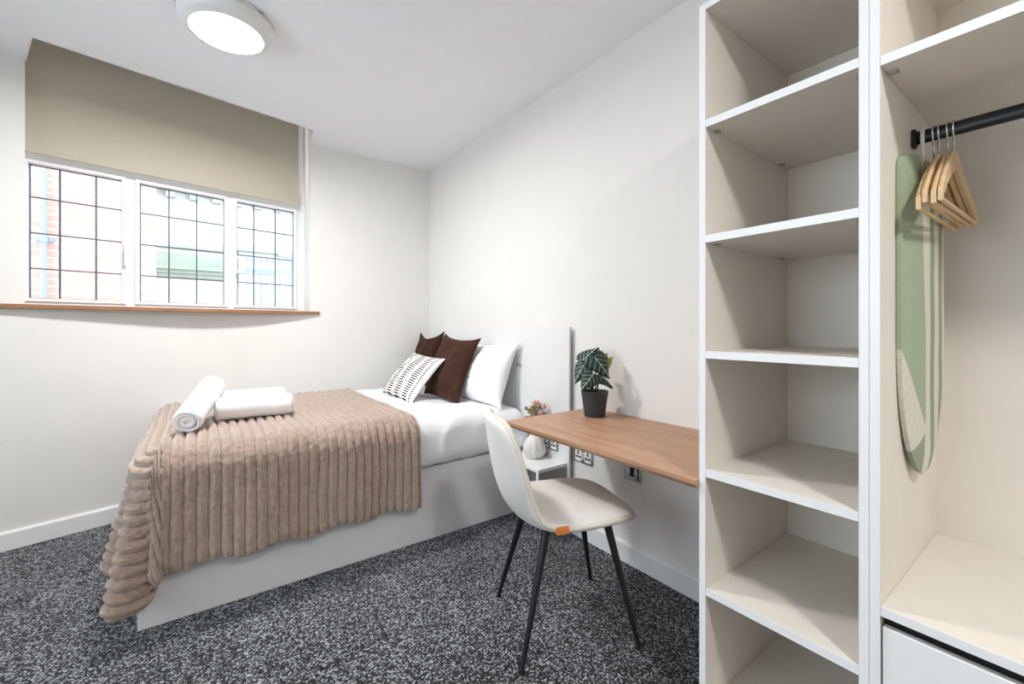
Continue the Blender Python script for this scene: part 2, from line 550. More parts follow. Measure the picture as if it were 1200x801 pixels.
# window board
sp = [(-1.02, wallY(-1.02)-.018), (.785, 3.632), (.787, 3.66), (OPR, 3.66), (.70, winY(.70, .19)), (-.82, winY(-.82, .19)), (OPL-.02, wallY(OPL)+.03), (-1.02, wallY(-1.02)+.01)]
bm = prism(bmesh.new(), sp, SILL-.021, SILL)
struct('window_sill', bm, M['sillwood'])

# ------------------------------------------------------------------ roller blind
bl = thing('roller_blind', 'khaki beige fabric roller blind half lowered over the leaded window', 'blind', (0, winY(0, .1), 2.13))
BX0, BX1 = -.757, .652
obj('fabric', wbox(BX0, BX1, 2.15, 2.93, .088, .0905, 0), M['blind'], bl)
obj('bottom_bar', wbox(BX0, BX1, 2.131, 2.156, .084, .095, .003), M['blind'], bl)
obj('roller', tube(bmesh.new(), [(BX0, winY(BX0, .11), 2.93), (BX1, winY(BX1, .11), 2.93)], .022, 16), M['blind'], bl, 40)

# ------------------------------------------------------------------ ceiling lights
def ceiling_light(x, y, power, label):
    t = thing('ceiling_light', label, 'ceiling light', (x, y, H))
    body = [(.150, H+.004), (.186, H-.002), (.190, H-.020), (.187, H-.046), (.172, H-.062), (.148, H-.072), (.142, H-.068)]
    obj('housing', lathe(bmesh.new(), body, x, y, 64), M['white_plastic'], t, 40)
    obj('trim_ring', lathe(bmesh.new(), [(.187, H-.001), (.1935, H-.004), (.1935, H-.017), (.187, H-.020)], x, y, 64), M['satin'], t, 40)
    for k in range(3):
        a = 2*PI*k/3 + 1.2
        px, py = x+.191*math.cos(a), y+.191*math.sin(a)
        bmesh_c = tube(bmesh.new(), [(px, py, H-.012), (x+.203*math.cos(a), y+.203*math.sin(a), H-.012)], .007, 10)
        obj('clip', bmesh_c, M['chrome'], t, 40)
    dome = [(.145, H-.070)] + [(.143*math.cos(q*PI/2/6), H-.071-.016*math.sin(q*PI/2/6)) for q in range(6)] + [(.004, H-.087)]
    obj('diffuser', lathe(bmesh.new(), dome, x, y, 64), M['diffuser'], t, 60)
    ld = bpy.data.lights.new('lamp_light', 'AREA'); ld.shape = 'DISK'; ld.size = .27
    ld.energy = power; ld.color = (1, .985, .965); ld.spread = PI
    lo = bpy.data.objects.new('lamp_light', ld); C.objects.link(lo)
    lo.parent = t; lo.location = (0, 0, -.094)
ceiling_light(.117, 2.40, LAMP1, 'round flush ceiling light with a glowing diffuser above the foot of the bed')
ceiling_light(.42, -.85, LAMP2, 'round flush ceiling light at the wardrobe end of the room')

# ------------------------------------------------------------------ bed
BX0_, BX1_, BY0, BY1 = -.183, 1.695, 2.18, 3.50
bed = thing('divan_bed', 'white panelled divan bed base under the brown throw and white duvet', 'bed', (.75, 2.8, 0))
obj('side_panel', nbox(BX0_+.0182, BX1_, BY0, BY0+.02, .0, .40, .002), M['divan'], bed)
obj('side_panel', nbox(BX0_+.020, BX1_, BY1-.02, BY1, .0, .40, .002), M['divan'], bed)
obj('foot_panel', nbox(BX0_, BX0_+.018, BY0, BY1, .0, .40, .002), M['divan'], bed)
obj('base_top', nbox(BX0_+.019, BX1_, BY0+.021, BY1-.021, .36, .398, 0), M['dark'], bed)

ZT = .672
# duvet: rounded slab with soft creases
def duvet():
    bm = bmesh.new()
    prof = []
    R = .10
    prof += [(BY0+.10, .402), (BY0-.004, .404), (BY0-.028, .43), (BY0-.034, .48), (BY0-.03, .54)]
    for k in range(0, 9):
        a = PI - k*PI/2/8
        prof.append((BY0-.025+R + R*math.cos(a), ZT-R + R*math.sin(a)))
    for k in range(1, 24):
        prof.append((BY0+.075 + (BY1-.08-BY0-.075)*k/23, ZT))
    for k in range(1, 9):
        a = PI/2 - k*PI/2/8
        prof.append((BY1-.08 + .08*math.cos(a), ZT-.08+.08*math.sin(a)))
    prof += [(BY1, .5), (BY1-.004, .404), (BY1-.1, .402)]
    nx = 120
    rowsv = []
    for i in range(nx+1):
        x = BX0_+.01 + (BX1_-.008-BX0_-.01)*i/nx
        e = min(1, (x-BX0_)/.06); endf = math.sqrt(max(0, 1-(1-e)**2))
        eh = min(1, (BX1_-x)/.10); endh = math.sqrt(max(0, 1-(1-eh)**2))
        row = []
        for k, (y, z) in enumerate(prof):
            w = fbm(Vector((x*3.2, y*2.5, z*3)), 4)*.021*(1 if x > .93 else .2)
            cre = max(0, 1-abs(fbm(Vector((x*2.1+3, y*1.6+z*1.2, 4.2)), 3))*5)*.014*(1 if x > .93 else .2)
            zz = z; yy = y
            if z > .44:
                zz = z + (w - cre)*(1 if z > .6 else .3)
                zz -= (1-endf)*.05 + (1-endh)*.05
            if y < BY0+.09:
                yy = y + (w*1.4 - cre*.8) + .008*math.sin(x*23+z*9)*max(0, 1-abs(z-.47)/.09)
                if z < .41: zz = z + .012*fbm(Vector((x*5, 1, 7)), 2) + .004
                yy = min(yy, BY0+.10)
            row.append(bm.verts.new((x, yy, max(.401, zz))))
        rowsv.append(row)
    for a, b in zip(rowsv, rowsv[1:]):
        for k in range(len(prof)-1):
            bm.faces.new((a[k], b[k], b[k+1], a[k+1]))
        bm.faces.new((a[-1], b[-1], b[0], a[0]))
    bm.faces.new(rowsv[0]); bm.faces.new(rowsv[-1])
    bmesh.ops.recalc_face_normals(bm, faces=bm.faces[:])
    return obj('duvet', bm, M['linen'], None, 60)
tag(duvet(), 'white rumpled duvet spread over the divan bed', 'duvet')

# ribbed fleece throw
def throw():
    R = .105
    CX, CY = BX0_+.085, BY0+.050          # where the top starts to bend over
    ZB = ZT+.018
    def prof(r, flare):
        L = R*PI/2
        if r < L:
            a = r/R
            return R*math.sin(a), R*(1-math.cos(a))
        q = r-L
        return R + q*flare, R + q*math.sqrt(max(.1, 1-flare*flare))
    SX1 = .955                             # head end of the throw on top
    LF, LN = .607, .525                    # overhang at foot and at the near side
    FAR = BY1-.055
    def base(s, t):
        a = CX - s; b = CY - t             # overhang past foot / near edge
        if a <= 0 and b <= 0:
            z = ZB
            far = t - (FAR-.10)
            if far > 0:
                z -= .30*far*far/.1
            z += fbm(Vector((s*3, t*3, 1)), 3)*.006
            return Vector((s, t, z))
        if a <= 0:
            ph = s*6.2
            fo = .03*min(1, b/.5)
            out, dn = prof(b, .015 + .03*math.sin(ph+.6)*min(1, b/.3) + fo*.3)
            wave = .010*math.sin(s*17+1.3)*min(1, b/.35)
            return Vector((s, CY-out+wave-.004, ZB-dn))
        if b <= 0:
            u = t-CY
            fl = .05 + .20*math.exp(-((u-.20)/.075)**2) - .03*math.exp(-((u-.03)/.06)**2) + .10*math.exp(-((u-.48)/.09)**2) + .10*math.exp(-((u-.8)/.1)**2)
            out, dn = prof(a, fl*min(1, a/.25))
            return Vector((CX-out, t, ZB-dn))
        r = math.hypot(a, b); th = math.atan2(b, a)       # 0 foot, 90 near side
        # most of the turn round the corner is taken by the foot flap, the slack folds in behind it
        ph = th/.55*1.12 if th < .55 else 1.12 + (th-.55)/(PI/2-.55)*(PI/2-1.12)
        sq = 1 - .27*math.exp(-((th-.80)/.26)**2)
        fl = .02*math.cos(ph)**2 + .015*math.sin(ph)**2
        fl += .23*math.exp(-((ph-.72)/.26)**2) + .10*math.exp(-((ph-1.38)/.07)**2) - .06*math.exp(-((ph-1.19)/.07)**2)
        out, dn = prof(r*sq, fl*min(1, r/.3))
        return Vector((CX-out*math.cos(ph), CY-out*math.sin(ph), ZB-dn))
    s0, s1 = CX-LF, SX1
    t0, t1 = CY-LN, FAR
    NS, NTt = 460, 260
    P = []
    for i in range(NS+1):
        s = s0 + (s1-s0)*i/NS
        row = []
        for j in range(NTt+1):
            t = t0 + (t1-t0)*j/NTt
            # slightly wavy hems
            tt = t + (.010*math.sin(s*26) + .018*fbm(Vector((s*2, 3, 1)), 2)) * max(0, 1-j/40)
            row.append(base(s, tt))
        P.append(row)
    PITCH = .041
    bm = bmesh.new()
    V = []
    for i in range(NS+1):
        s = s0 + (s1-s0)*i/NS
        row = []
        for j in range(NTt+1):
            a = P[min(i+1, NS)][j]-P[max(i-1, 0)][j]; b = P[i][min(j+1, NTt)]-P[i][max(j-1, 0)]
            n = a.cross(b)
            n = n.normalized() if n.length > 1e-9 else Vector((0, 0, 1))
            p = P[i][j]
            ph = (s + .006*fbm(p*3, 2))/PITCH
            c = abs(math.sin(PI*ph))
            h = .023*math.sqrt(c) - .007
            h += .0042*fbm(p*55, 3) + .004*fbm(p*12, 2)
            # rounded hems
            e = min(i, NS-i, j*1.2, (NTt-j)*1.2)
            h -= .012*max(0, 1-e/6)
            q = p + n*h
            q.z = max(q.z, .012)
            row.append(bm.verts.new(q))
        V.append(row)
    for i in range(NS):
        for j in range(NTt):
            bm.faces.new((V[i][j], V[i+1][j], V[i+1][j+1], V[i][j+1]))
    o = obj('fleece_throw', bm, M['fleece'], None, 180)
    md = o.modifiers.new('thickness', 'SOLIDIFY'); md.thickness = .008; md.offset = -1
    return o
tag(throw(), 'taupe brown ribbed fleece throw draped over the foot of the bed', 'throw')

# pillows and cushions
def pillow(name, mat, w, h, thick, base, facing_deg, lean_deg, roll_deg=0, pinch=.10, ears=.04, seed=0, back=1.0, label='', group=None, cat='cushion'):
    """base: middle of the lower edge; the front faces the direction facing_deg (plan), leaning back by lean_deg"""
    bm = bmesh.new(); n = 30
    uvl = bm.loops.layers.uv.new('UVMap')
    az = math.radians(facing_deg)
    F = Vector((math.cos(az), math.sin(az), 0)); S = Vector((-F.y, F.x, 0)); U = Vector((0, 0, 1))
    le = math.radians(lean_deg)
    up = U*math.cos(le) - F*math.sin(le)
    nn = F*math.cos(le) + U*math.sin(le)
    ro = math.radians(roll_deg)
    S2 = S*math.cos(ro) + up*math.sin(ro); up2 = up*math.cos(ro) - S*math.sin(ro)
    base = Vector(base)
    def pt(u, v, side):
        x = u*(1 - pinch*(1-v*v)*abs(u)**3) ; y = v*(1 - pinch*(.2 if v < 0 else 1)*(1-u*u)*abs(v)**3)   # lower edge sits flat on the bed
        x *= 1 + ears*(abs(u)*abs(v))**6; y *= 1 + ears*(abs(u)*abs(v))**6
        th = ((1-u**2)*(1-v**2))
        th = max(0, th)**.42
        wr = fbm(Vector((u*2.2+seed, v*2.2, seed*1.7+side)), 3)
        d = thick/2*th*(1+.18*wr)
        # creases running in from the corners
        d -= thick*.06*max(0, 1-abs(fbm(Vector((u*3+seed*2, v*1.7, side*5+seed)), 2))*6)*th
        if side < 0: d *= back
        return base + S2*(x*w/2) + up2*(h/2 + y*h/2) + nn*(side*d)
    grid = {}
    for side in (1, -1):
        for i in range(n+1):
            for j in range(n+1):
                edge = i in (0, n) or j in (0, n)
                key = (i, j, 0 if edge else side)
                if key in grid: continue
                u = math.sin((i/n-.5)*PI); v = math.sin((j/n-.5)*PI)
                grid[key] = bm.verts.new(pt(u, v, side))
    def g(i, j, s):
        return grid[(i, j, 0 if (i in (0, n) or j in (0, n)) else s)]
    for side in (1, -1):
        for i in range(n):
            for j in range(n):
                q = [(i, j), (i+1, j), (i+1, j+1), (i, j+1)]
                if side < 0: q = q[::-1]
                f = bm.faces.new([g(a, b, side) for a, b in q])
                for lp, (a, b) in zip(f.loops, q):
                    lp[uvl].uv = (.5+.5*math.sin((a/n-.5)*PI), .5+.5*math.sin((b/n-.5)*PI))
    bmesh.ops.recalc_face_normals(bm, faces=bm.faces[:])
    o = obj(name, bm, mat, None, 180)
    return tag(o, label, cat, group)
pillow('pillow', M['linen'], .66, .415, .17, (1.5275, 2.535, .668), 180, 20, 0, .10, .05, 1, back=.9, label='plump white pillow leaning against the white headboard', cat='pillow')
pillow('cushion', M['velvet'], .46, .46, .17, (1.392, 2.745, .670), 184, 21, -3, .12, .05, 2, back=.40, label='dark brown velvet cushion leaning on the white pillow')
pillow('cushion', M['velvet'], .30, .46, .15, (1.516, 3.395, .674), 192, 19, 2, .20, .12, 5, label='dark brown velvet cushion standing in the corner behind the striped cushion')
pillow('cushion', M['stripes'], .46, .38, .15, (1.147, 2.945, .670), 186, 41, -4, .08, .03, 9, back=.30, label='white cushion with black dashed stripes in front of brown cushions')

# rolled towels
def towel(p0, p1, r, label):
    p0, p1 = Vector(p0), Vector(p1)
    d = (p1-p0).normalized(); up = Vector((0, 0, 1)); s = d.cross(up).normalized(); up = s.cross(d)
    t = thing('rolled_towel', label, 'towel', tuple(p0*.5+p1*.5-Vector((0, 0, r))), 'white towels rolled up on the throw')
    bm = bmesh.new(); nl = 26
    turns = 2.6; nseg = 90; rows_ = []
    for k in range(nseg+1):
        q = k/nseg; a = q*turns*2*PI; rad = r*min(1, .22 + .78*q*1.45)
        row = []
        for i in range(nl+1):
            f = i/nl; e = min(f, 1-f)*(p1-p0).length
            rr = rad*(1 - .10*max(0, 1-e/.02)**2) + .0022*fbm(Vector((f*9, a, p0.x*9)), 3)*(1 if q > .5 else 0)
            row.append(bm.verts.new(p0 + d*((p1-p0).length*f) + (s*math.cos(a+.6) + up*math.sin(a+.6))*rr))
        rows_.append(row)
    for a, b in zip(rows_, rows_[1:]):
        for i in range(nl): bm.faces.new((a[i], a[i+1], b[i+1], b[i]))
    o = obj('roll', bm, M['towel'], t, 180)
    md = o.modifiers.new('thick', 'SOLIDIFY'); md.thickness = r*.20; md.offset = -1
    # core seen at the ends
    obj('core', tube(bmesh.new(), [p0+d*.008, p1-d*.008], r*.62, 16), M['towel'], t, 40)
    return t
TZ = .706
towel((.076, 2.578, TZ+.055), (.415, 2.568, TZ+.055), .056, 'rolled white towel in front of another roll, under the slanting towel')
towel((.072, 2.698, TZ+.065), (.40, 2.690, TZ+.065), .066, 'rolled white towel behind another, nearest the window wall')
towel((-.036, 2.37, TZ+.044), (.072, 2.71, TZ+.166), .056, 'rolled white towel laid slanting across the other two rolls')

# ------------------------------------------------------------------ headboard, bedside unit, sockets
hb = thing('headboard', 'wide white panel headboard behind the pillows and bedside unit', 'headboard', (1.71, 2.6, 0))
obj('panel', nbox(1.703, 1.715, 2.205, 3.50, .0, 1.172, .002), M['divan'], hb)
obj('panel', nbox(1.699, 1.714, 1.765, 2.203, .0, 1.172, .002), M['divan'], hb)
obj('batten', nbox(1.7135, XW-.0005, 1.80, 3.47, .1, 1.12), M['dark'], hb)  # coloured near-black for the shadow line behind the panels
br = obj('bracket', nbox(1.697, 1.7032, 2.207, 2.262, .914, .934, .001), M['white_plastic'], hb)
obj('slot', nbox(1.6955, 1.6985, 2.207, 2.262, .918, .922, 0), M['black_plastic'], br)
obj('slot', nbox(1.6955, 1.6985, 2.207, 2.262, .929, .933, 0), M['black_plastic'], br)

ns = thing('bedside_unit', 'small white open bedside unit with grey sides beside the bed', 'bedside table', (1.6, 1.96, .165))
NX0, NX1, NY0, NY1, NZ = 1.487, 1.6992, 1.782, 2.13, .397
NB = .165
obj('top', nbox(NX0, NX1, NY0, NY1, NZ-.018, NZ, .002), M['melamine_edge'], ns)
for y0 in (NY0+.0005, NY1-.0185):
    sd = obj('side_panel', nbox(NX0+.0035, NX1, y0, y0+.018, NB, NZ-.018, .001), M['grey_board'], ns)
    obj('edge_strip', nbox(NX0, NX0+.0035, y0, y0+.018, NB, NZ-.018, 0), M['melamine_edge'], sd)
obj('shelf', nbox(NX0+.004, NX1, NY0+.0185, NY1-.0185, NB, NB+.018, .001), M['melamine'], ns)
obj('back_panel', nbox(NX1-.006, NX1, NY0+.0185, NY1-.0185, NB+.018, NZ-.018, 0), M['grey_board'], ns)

def socket(name, label, y, z, w, h, xf, kind):
    t = thing(name, label, 'socket', (xf, y, z-h/2))
    obj('plate', nbox(xf-.006, xf+.001, y-w/2, y+w/2, z-h/2, z+h/2, .002), M['chrome'], t)
    if kind == 'double':
        for dy in (-.036, .036):
            ins = obj('insert', nbox(xf-.0068, xf-.005, y+dy-.024, y+dy+.024, z-.034, z+.030, 0), M['white_plastic'], t)
            for (py, pz, ww, hh) in ((0, .012, .005, .011), (-.011, -.012, .009, .005), (.011, -.012, .009, .005)):
                obj('pin_hole', nbox(xf-.0074, xf-.0066, y+dy+py-ww, y+dy+py+ww, z+pz-hh, z+pz+hh, 0), M['black_plastic'], ins)
        for dy in (-.010, .010):
            obj('rocker', nbox(xf-.010, xf-.005, y+dy*.9-.006, y+dy*.9+.006, z+.022, z+.038, .001), M['black_plastic'], t)
    else:
        obj('insert', nbox(xf-.0068, xf-.005, y-.034, y+.034, z-.008, z+.012, 0), M['white_plastic'], t)
        obj('rocker', nbox(xf-.012, xf-.005, y-.012, y+.012, z-.020, z+.026, .002), M['black_plastic'], t)
        obj('surround', nbox(xf-.0072, xf-.005, y-.038, y-.030, z-.034, z+.034, 0), M['black_plastic'], t)
socket('double_socket', 'chrome double power socket on the wall under the desk edge', 1.686, .457, .146, .086, XW, 'double')
socket('double_socket', 'chrome double power socket on the headboard behind the white vase', 1.925, .487, .146, .086, 1.699, 'double')
socket('wall_switch', 'square chrome switch plate with black rocker below the desk', 1.352, .455, .098, .086, XW, 'switch')

# gourd vase with dried flowers
VX, VY = 1.622, 1.98
vs = thing('gourd_vase', 'white ribbed gourd-shaped vase on the bedside unit', 'vase', (VX, VY, NZ))
pv = [(.034, 0), (.046, .003), (.061, .022), (.067, .045), (.064, .070), (.052, .098), (.034, .122), (.020, .134), (.015, .139), (.016, .146), (.011, .146), (.010, .130)]
obj('body', lathe(bmesh.new(), [(r, NZ+z) for r, z in pv], VX, VY, 72,
    lambda a, z: 1+.10*abs(math.sin(a*5))**.6*(1 if z < NZ+.128 else 0) - .05), M['vase'], vs, 70)
fl = thing('dried_bouquet', 'small bunch of pink and beige dried flowers in the vase', 'flowers', (VX, VY, NZ+.13))
rnd = random.Random(3)
for k in range(64):
    a = rnd.uniform(0, 2*PI); rr = rnd.uniform(.01, .075); hz = rnd.uniform(.215, .335) - rr*.5
    tip = Vector((min(VX+rr*math.cos(a), 1.672), VY+rr*math.sin(a), NZ+hz))
    if k < 20:
        obj('stem', tube(bmesh.new(), [(VX, VY, NZ+.135), (VX+rr*.3*math.cos(a), VY+rr*.3*math.sin(a), NZ+.135+(hz-.135)*.6), tuple(tip)], .0012, 5), M['drygrass'], fl)
    bm = bmesh.new(); cr = rnd.uniform(.009, .015)
    for m in range(5):
        c = tip + Vector((rnd.uniform(-1, 1), rnd.uniform(-1, 1), rnd.uniform(-.8, 1)))*cr*.8
        bmesh.ops.create_icosphere(bm, subdivisions=1, radius=cr*.62, matrix=Matrix.Translation(c))
    green = math.sin(a+.9) < -.45
    obj('flower_head', bm, M['drygrass'] if green else (M['pink'] if k % 4 else M['vase']), fl, 180)

# ------------------------------------------------------------------ desk
DZ = .73
bm = bmesh.new()
dx0, dx1, dy0, dy1 = 1.150, XW, .679, 1.642
# underside tapers in along the front and the open end
top = [(dx0, dy0), (dx1, dy0), (dx1, dy1), (dx0+.012, dy1)]
bot = [(dx0+.014, dy0), (dx1, dy0), (dx1, dy1-.016), (dx0+.028, dy1-.016)]
lay = [[bm.verts.new((x, y, DZ)) for x, y in top], [bm.verts.new((x, y, DZ-.012)) for x, y in top], [bm.verts.new((x, y, DZ-.027)) for x, y in bot]]
bm.faces.new(lay[0]); bm.faces.new(lay[2][::-1])
for a, b in zip(lay, lay[1:]):
    for i in range(4):
        j = (i+1) % 4
        bm.faces.new((a[i], a[j], b[j], b[i]))
bmesh.ops.recalc_face_normals(bm, faces=bm.faces[:])
desk = thing('wall_desk', 'wall-mounted wooden desk top between the headboard and the wardrobe', 'desk', (1.44, 1.16, DZ-.03))
obj('desk_top', bm, M['walnut'], desk)
obj('wall_batten', nbox(XW-.03, XW, .70, 1.25, DZ-.065, DZ-.027, .002), M['melamine_edge'], desk)

# potted plant
PX, PY = 1.587, 1.468
pl = thing('potted_plant', 'dark leafy plant with white veins in an anthracite pot on the desk', 'plant', (PX, PY, DZ))
pp = [(.045, DZ), (.050, DZ+.002), (.060, DZ+.075), (.0655, DZ+.112), (.067, DZ+.116), (.067, DZ+.126), (.063, DZ+.126), (.060, DZ+.105)]
obj('pot', lathe(bmesh.new(), pp, PX, PY, 48), M['pot'], pl, 40)
obj('soil', lathe(bmesh.new(), [(.0595, DZ+.104), (.055, DZ+.108), (.004, DZ+.110)], PX, PY, 24), M['soil'], pl, 60)
Rv = Vector((.806, -.592, 0)); Fv = Vector((.592, .806, 0)); Uv = Vector((0, 0, 1))
def leaf(root, att, tip, width, facing, mat=None):
    """arrow-shaped leaf from att to tip, stalk up from the pot; facing = direction its face looks"""
    att, tip = Vector(att), Vector(tip)
    L = (tip-att).length; d = (tip-att).normalized()
    s = d.cross(Vector(facing)).normalized(); nn = s.cross(d)
    bm = bmesh.new(); uvl = bm.loops.layers.uv.new('UVMap')
    prof = [(-.20, .34), (-.10, .44), (.0, .50), (.15, .49), (.32, .42), (.5, .33), (.68, .22), (.85, .10), (1.0, .004)]
    nu = 4
    G = []
    for (v, hw) in prof:
        row = []
        for k in range(-nu, nu+1):
            u = k/nu
            vv = v
            if v < 0: vv = v*abs(u)**.7          # lobes either side of the stalk
            p = att + d*(vv*L) + s*(u*hw*width*1.0) + nn*(-.18*width*u*u + .16*L*vv*(1-vv) - .03*L*math.sin(vv*9)*abs(u))
            row.append(bm.verts.new(p))
        G.append(row)
    for i in range(len(G)-1):
        for k in range(2*nu):
            f = bm.faces.new((G[i][k], G[i][k+1], G[i+1][k+1], G[i+1][k]))
            for lp, (ii, kk) in zip(f.loops, ((i, k), (i, k+1), (i+1, k+1), (i+1, k))):
                lp[uvl].uv = (.5 + (kk/nu-1)*prof[ii][1], (prof[ii][0]+.2)/1.2)
    bmesh.ops.remove_doubles(bm, verts=bm.verts[:], dist=1e-5)
    bmesh.ops.recalc_face_normals(bm, faces=bm.faces[:])
    o = obj('leaf', bm, mat or M['leaf'], pl, 180)
    md = o.modifiers.new('t', 'SOLIDIFY'); md.thickness = .0012
    r0 = Vector(root)
    mid = r0*.5 + att*.5 + Vector((0, 0, .02))
    obj('stem', tube(bmesh.new(), [tuple(r0), tuple(mid), tuple(att - nn*.001)], [.0035, .003, .002], 6), M['stem'], pl, 180)
P0 = Vector((PX, PY, DZ+.108))
def at(r, f, u): return P0 + Rv*r + Fv*f + Uv*u
tocam = tuple(-Fv + Uv*.35)
leaf(at(-.01, -.01, 0), at(-.015, -.045, .105), at(-.075, -.07, .035), .105, tuple(-Fv+Uv*.3))          # low front
leaf(at(.005, 0, 0), at(-.005, -.035, .185), at(.065, -.055, .085), .115, tuple(-Fv+Uv*.4))            # right front
leaf(at(-.015, 0, 0), at(-.055, -.02, .150), at(-.105, -.035, .060), .085, tuple(-Fv*.9-Rv*.5+Uv*.1))  # left drooping
leaf(at(-.005, .01, 0), at(-.060, .0, .165), at(.015, -.01, .235), .105, tuple(-Fv+Uv*.7-Rv*.3))       # top
leaf(at(-.01, .01, 0), at(-.02, .02, .170), at(-.095, .0, .150), .09, tuple(-Fv*.6+Uv*.9))
leaf(at(.012, .005, 0), at(.03, .0, .085), at(.092, -.01, .035), .07, tuple(-Fv*.5+Uv))                # right low
leaf(at(.012, .01, 0), at(.03, .01, .15), at(.070, .02, .205), .07, tuple(-Fv+Uv*.3), )
leaf(at(.01, .015, 0), at(.055, .015, .145), at(.098, .02, .185), .055, tuple(-Fv+Uv*.2), M['leaf_light'])

# ------------------------------------------------------------------ chair
FT = {'bl': (1.06, 1.537), 'br': (.886, 1.149), 'fr': (1.30, .987), 'fl': (1.475, 1.392)}
cc = Vector((1.18, 1.266, 0)); cf = Vector((.938, -.346, 0)).normalized(); cl = Vector((-cf.y, cf.x, 0))
ch = thing('dining_chair', 'cream fabric shell chair with black tapered legs at the desk', 'chair', (cc.x, cc.y, 0))
# side profile: forward, height, half width, sideways curl
prof = [(.246, .437, .05, .0), (.244, .441, .095, .0), (.238, .447, .130, .0), (.224, .455, .163, .0), (.200, .461, .190, .004), (.15, .464, .212, .008), (.08, .459, .224, .012), (.0, .453, .228, .016),
        (-.08, .449, .224, .022), (-.14, .452, .217, .030), (-.185, .470, .211, .040), (-.215, .505, .207, .046), (-.235, .55, .205, .048),
        (-.250, .60, .204, .046), (-.262, .66, .202, .042), (-.272, .72, .194, .036), (-.280, .77, .178, .030), (-.285, .80, .158, .025), (-.288, .82, .130, .02), (-.289, .832, .095, .016)]
def smoothed(pr, times):
    for _ in range(times):
        q = [pr[0]]
        for a, b in zip(pr, pr[1:]):
            q.append(tuple(.75*x+.25*y for x, y in zip(a, b))); q.append(tuple(.25*x+.75*y for x, y in zip(a, b)))
        q.append(pr[-1]); pr = q
    return pr
pr = smoothed(prof, 1)
NUc = 16
def shell_pt(k, u):
    f, z, hw, cu = pr[k]
    f2, z2 = pr[min(k+1, len(pr)-1)][:2]; f1, z1 = pr[max(k-1, 0)][:2]
    tx, tz = f2-f1, z2-z1; l = math.hypot(tx, tz); nx, nz = tz/l, -tx/l    # normal towards the sitter
    q = cu*u*u
    return Vector((0, 0, z+nz*q)) + cf*(f+nx*q) + cl*(hw*u), cf*nx + Vector((0, 0, nz))
bm = bmesh.new()
A, B = [], []
for k in range(len(pr)):
    ra, rb = [], []
    for i in range(-NUc, NUc+1):
        u = math.sin(i/NUc*PI/2)
        p, n = shell_pt(k, u)
        if n.z < -.2: n = -n
        e = math.sqrt(max(0, 1-u**6)); ek = min(1, k/3, (len(pr)-1-k)/3); e2 = e*math.sqrt(max(0, 1-(1-ek)**2))
        th = .0085 + .0115*e2
        ra.append(bm.verts.new(cc + p + n*th)); rb.append(bm.verts.new(cc + p - n*th*1.1))
    A.append(ra); B.append(rb)
n2 = 2*NUc
for k in range(len(pr)-1):
    for i in range(n2):
        bm.faces.new((A[k][i], A[k][i+1], A[k+1][i+1], A[k+1][i])); bm.faces.new((B[k][i], B[k+1][i], B[k+1][i+1], B[k][i+1]))
    bm.faces.new((A[k][0], A[k+1][0], B[k+1][0], B[k][0])); bm.faces.new((A[k][n2], B[k][n2], B[k+1][n2], A[k+1][n2]))
for k in (0, len(pr)-1):
    for i in range(n2):
        bm.faces.new((A[k][i], A[k][i+1], B[k][i+1], B[k][i]))
bmesh.ops.recalc_face_normals(bm, faces=bm.faces[:])
obj('shell', bm, M['chairfab'], ch, 180)
loop = [cc+shell_pt(k, 1)[0]*1 for k in range(len(pr))] + [cc+shell_pt(len(pr)-1, u/6)[0] for u in range(5, -6, -1)] + [cc+shell_pt(k, -1)[0] for k in range(len(pr)-1, -1, -1)] + [cc+shell_pt(0, u/6)[0] for u in range(-5, 7)]
obj('piping', tube(bmesh.new(), loop, .0088, 8), M['piping'], ch, 180)
bm = bmesh.new()
p, n = shell_pt(17, -.985)
Mt = Matrix.Translation(cc+p) @ Matrix(((cf.x, cl.x, 0, 0), (cf.y, cl.y, 0, 0), (0, 0, 1, 0), (0, 0, 0, 1)))
box(bm, -.023, .023, -.0165, -.002, -.013, .010, .001, 1, Mt)
obj('label_tab', bm, M['orange'], ch)
for key, (sf, sl) in (('bl', (-.11, .12)), ('br', (-.11, -.12)), ('fr', (.13, -.12)), ('fl', (.13, .12))):
    tp = cc + cf*sf + cl*sl + Vector((0, 0, .437)); ft = Vector((*FT[key], 0))
    lg = obj('leg', tube(bmesh.new(), [tuple(tp), tuple(ft+Vector((0, 0, .010)))], [.0155, .0085], 14), M['black_metal'], ch, 40)
    obj('foot_cap', tube(bmesh.new(), [tuple(ft+Vector((0, 0, .012))), tuple(ft+Vector((0, 0, 0)))], [.0098, .0105], 14), M['black_plastic'], lg, 40)
Mt = Matrix.Translation(cc) @ Matrix(((cf.x, cl.x, 0, 0), (cf.y, cl.y, 0, 0), (0, 0, 1, 0), (0, 0, 0, 1)))
bm = bmesh.new()
box(bm, -.13, .15, -.14, .14, .428, .438, .002, 1, Mt)
obj('seat_frame', bm, M['black_metal'], ch)

